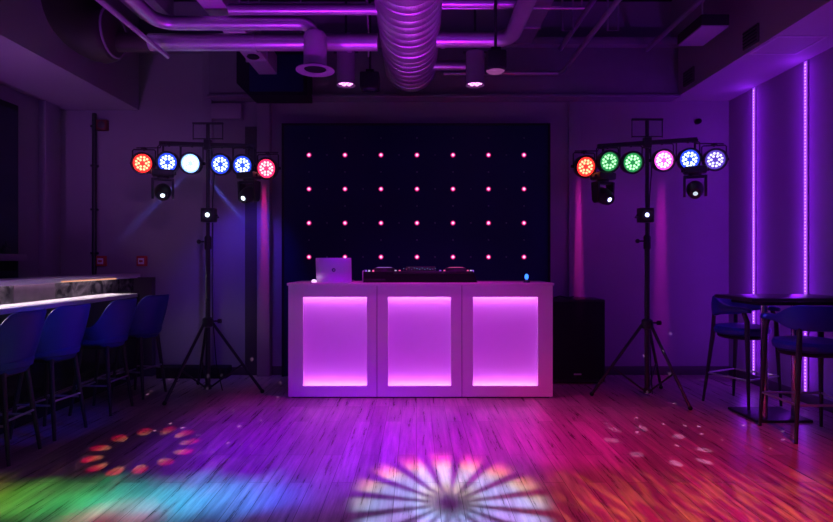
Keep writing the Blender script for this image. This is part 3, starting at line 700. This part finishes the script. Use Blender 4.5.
# added unseen spots: blue and violet on the rear wall, blue on the stools
spot('rear_wall_blue', (LX+.25, LY+.2, 2.3), (-2.0, 6.4, 1.1), (.10, .03, 1), 44, 70, .8, .08)
spot('rear_wall_violet', (RX, RY+.2, 2.3), (2.3, 6.4, 1.4), (.28, .01, .75), 9, 110, .9, .08)
spot('stool_blue', (-.6, 3.2, 2.9), (-2.6, 4.22, .75), (.005, .02, 1), 130, 22, .7, .06)
spot('stool_blue_b', (1.2, 3.2, 2.9), (2.9, 4.7, .7), (.01, .03, 1), 60, 30, .7, .06)
# the LED strips on the right wall
for px in (756, 808):
    for i in range(18): point('strip_glow', (XR-.10, XR*F/(px-CX), .25+.165*i), (.26, .01, 1), .65, .05)
spot('laptop_violet', (-1.4, 2.6, 2.9), (-.80, 5.5, 1.2), (.14, .0, 1), 220, 7, .6, .05)  # unseen narrow spot added to tint the laptop violet
o = area('ledge_lamp', (-3.163, 3.6, 1.113), (-3.02, 3.6, .975), (1, .80, 1), 12, 4.4, .012); o.data.spread = R(110)
o.rotation_euler = (Vector((.143, 0, -.138)).to_track_quat('-Z', 'Y').to_matrix() @ Matrix.Rotation(0, 3, 'Z')).to_euler()
# coloured floor projections
spot('floor_red', (1.8, .6, 2.9), (1.7, 3.2, 0), (1, .005, .10), 640, 44, .95)
spot('floor_red_b', (-1.6, .6, 2.9), (-1.55, 2.74, 0), (1, .01, .10), 500, 10, .95)
spot('floor_pink', (1.0, 1.6, 2.9), (1.05, 4.2, 0), (1, .0, .50), 520, 21, .95)
spot('floor_pink_b', (.4, 1.2, 2.9), (.25, 3.75, 0), (1, .0, .50), 300, 15, .95)
o = spot('rainbow_band', (-1.4, .6, 2.9), (-1.55, 3.06, 0), (1, 1, 1), 2200, 44, .1, .05); g = G(o)
cb = g.N.new('ShaderNodeCombineXYZ'); g.L.new(g.m('MULTIPLY', g.u, 16), cb.inputs[0]); g.L.new(g.m('MULTIPLY', g.v, 22), cb.inputs[1])
nz = g.N.new('ShaderNodeTexNoise'); nz.inputs['Scale'].default_value = 1; g.L.new(cb.outputs[0], nz.inputs['Vector'])
vv = g.m('ADD', g.v, g.m('MULTIPLY', g.m('SUBTRACT', nz.outputs['Fac'], .5), .09))
g.out(g.ramp(g.m('MULTIPLY_ADD', g.u, 1.9, .5), [(.0, (.5, .25, .02)), (.14, (.12, .6, .03)), (.36, (.02, .6, .16)), (.55, (.02, .6, .75)), (.72, (.01, .45, 1)), (.9, (.0, .12, 1)), (1, (0, .03, .5))]),
      g.m('MULTIPLY', g.m('SUBTRACT', 1, g.ss(g.m('ABSOLUTE', vv), .0, .078)), g.m('SUBTRACT', 1, g.ss(g.m('ABSOLUTE', g.u), .2, .33))))
def blade(name, loc, tgt, col, e, w, half, fade=.3):  # added slit spot; its wall streak stands in for a haze beam
    o = spot(name, loc, tgt, col, e, 120, .2, .004); g = G(o)
    g.out(None, g.m('MULTIPLY', g.m('SUBTRACT', 1, g.ss(g.m('ABSOLUTE', g.u), w*.3, w)), g.m('SUBTRACT', 1, g.ss(g.m('ABSOLUTE', g.v), fade, half))))
    return o
blade('pink_blade', (1.62, RY+.1, 2.2), (1.865, 6.38, 1.5), (1, .02, .5), 42, .05, .9)
blade('magenta_blade', (2.34, RY+.1, 2.2), (2.82, 6.4, 1.4), (1, .02, .9), 36, .06, .9)
blade('red_blade', (-1.46, LY+.1, 2.2), (-1.73, 6.3, 1.6), (1, .02, .3), 34, .05, .8)
for sgn, px, py in ((-1, 226, 200), (1, 160, 200)):
    blade('blue_blade', at(192, 162, LY)+Vector((0, .14, 0)), at(px, py, 6.4), (.10, .16, 1), 24, .035, .5, .15).rotation_euler.rotate_axis('Z', sgn*R(-42))  # wall streaks imitating blue beams fanning out from the white par
# flower gobo
o = spot('flower_gobo', (.25, .5, 2.9), (.18, 3.0, 0), (1, 1, 1), 3200, 26, .1, .02)
g = G(o); r, a = g.polar(); Rr = .152
pet = g.ss(g.m('COSINE', g.m('MULTIPLY', a, 16)), -1.0, .35)
msk = g.m('MULTIPLY', g.m('MULTIPLY', pet, g.ss(r, .004, .055)), g.m('SUBTRACT', 1, g.ss(r, Rr*.72, Rr)))
h = g.m('ADD', g.m('MULTIPLY', g.v, 2.6), .5)
wv = g.m('ADD', h, g.m('MULTIPLY', g.m('SINE', g.m('MULTIPLY', r, 60)), .10))
g.out(g.ramp(wv, [(.0, (.22, .12, 1)), (.3, (.32, .30, 1)), (.52, (.26, .50, 1)), (.66, (.5, .65, .42)), (.76, (1, .42, .12)), (.9, (1, .08, .30))]), msk)

def ring_gobo(name, loc, tgt, e, n, rad, size, cols, ang):
    o = spot(name, loc, tgt, (1, 1, 1), e, ang, .1, .004); g = G(o); r, a = g.polar()
    ph = g.m('SUBTRACT', g.m('FRACT', g.m('MULTIPLY', a, n/(2*pi))), .5)
    dx = g.m('MULTIPLY', ph, 2*pi*rad/n); dy = g.m('SUBTRACT', r, rad)
    d = g.m('SQRT', g.m('ADD', g.m('MULTIPLY', dx, dx), g.m('MULTIPLY', g.m('MULTIPLY', dy, dy), .5)))
    g.out(g.ramp(g.m('ADD', g.m('MULTIPLY', dy, 12), .5), cols), g.m('SUBTRACT', 1, g.ss(d, size*.5, size)))
ring_gobo('dot_ring_warm', (-1.2, 1.0, 2.9), (-1.90, 3.85, 0), 1000, 12, .072, .014, [(.36, (1, .45, .22)), (.5, (1, .10, .08)), (.62, (1, .0, .12))], 17)
ring_gobo('dot_ring_violet', (2.2, 1.2, 2.9), (1.72, 3.95, 0), 600, 8, .07, .011, [(.2, (.8, .35, 1)), (.8, (1, .5, 1))], 14)
# scattered sparkles
def sparkle(name, loc, tgt, e, ang, col, sc, rnd):
    o = spot(name, loc, tgt, col, e*4, ang, .2, .004); g = G(o)
    cb = g.N.new('ShaderNodeCombineXYZ'); g.L.new(g.u, cb.inputs[0]); g.L.new(g.v, cb.inputs[1]); cb.inputs[2].default_value = rnd
    vo = g.N.new('ShaderNodeTexVoronoi'); vo.inputs['Scale'].default_value = sc; g.L.new(cb.outputs[0], vo.inputs['Vector'])
    pick = g.N.new('ShaderNodeSeparateColor'); g.L.new(vo.outputs['Color'], pick.inputs[0])
    g.out(None, g.m('MULTIPLY', g.m('SUBTRACT', 1, g.ss(vo.outputs['Distance'], .08, .17)), g.m('GREATER_THAN', pick.outputs[0], .45)))
sparkle('sparkle_bar', (-.6, 1.2, 2.9), (-1.75, 5.0, 0), 420, 22, (.85, .5, 1), 40, .3)
sparkle('sparkle_table', (.8, 1.2, 2.9), (2.3, 5.1, 0), 420, 24, (.85, .45, 1), 40, 1.7)
def streaks(name, loc, tgt, e, ang, col, vb):
    o = spot(name, loc, tgt, col, e, ang, .7, .012); g = G(o)
    cb = g.N.new('ShaderNodeCombineXYZ'); g.L.new(g.m('MULTIPLY', g.u, 85), cb.inputs[0]); g.L.new(g.m('MULTIPLY', g.v, 20), cb.inputs[1])
    nz = g.N.new('ShaderNodeTexNoise'); nz.inputs['Scale'].default_value = 1; g.L.new(cb.outputs[0], nz.inputs['Vector'])
    g.out(None, g.m('MULTIPLY', g.ss(nz.outputs['Fac'], .40, .75), g.m('SUBTRACT', 1, g.ss(g.m('ABSOLUTE', g.v), vb*.3, vb))))
streaks('orange_streaks', (1.9, .5, 2.9), (1.9, 2.98, 0), 800, 46, (1, .30, .02), .11)
streaks('white_streaks', (-1.4, .5, 2.9), (-1.7, 3.1, 0), 160, 26, (1, .6, .5), .2)

# haze and darkness of the club
wd = bpy.data.worlds.new('club_air'); S.world = wd; wd.use_nodes = True
wd.node_tree.nodes['Background'].inputs['Color'].default_value = (.02, .01, .04, 1); wd.node_tree.nodes['Background'].inputs['Strength'].default_value = .1
vsn = wd.node_tree.nodes.new('ShaderNodeVolumeScatter'); vsn.inputs['Density'].default_value = .006; vsn.inputs['Anisotropy'].default_value = .85
wd.node_tree.links.new(vsn.outputs[0], wd.node_tree.nodes['World Output'].inputs['Volume'])

# ------------------------------------------------------------------ camera
cam = bpy.data.cameras.new('camera'); co = bpy.data.objects.new('camera', cam); COL.objects.link(co)
cam.lens = 24; cam.sensor_width = 36; co.location = (0, 0, H); co.rotation_euler = (pi/2, 0, 0); cam.clip_start = .05
S.camera = co
vs = S.view_settings; vs.view_transform = 'Standard'; vs.look = 'None'; vs.exposure = .14; vs.gamma = 1; vs.use_curve_mapping = False
S.cycles.use_denoising = True
S.cycles.max_bounces = 6
S.cycles.sample_clamp_indirect = 4
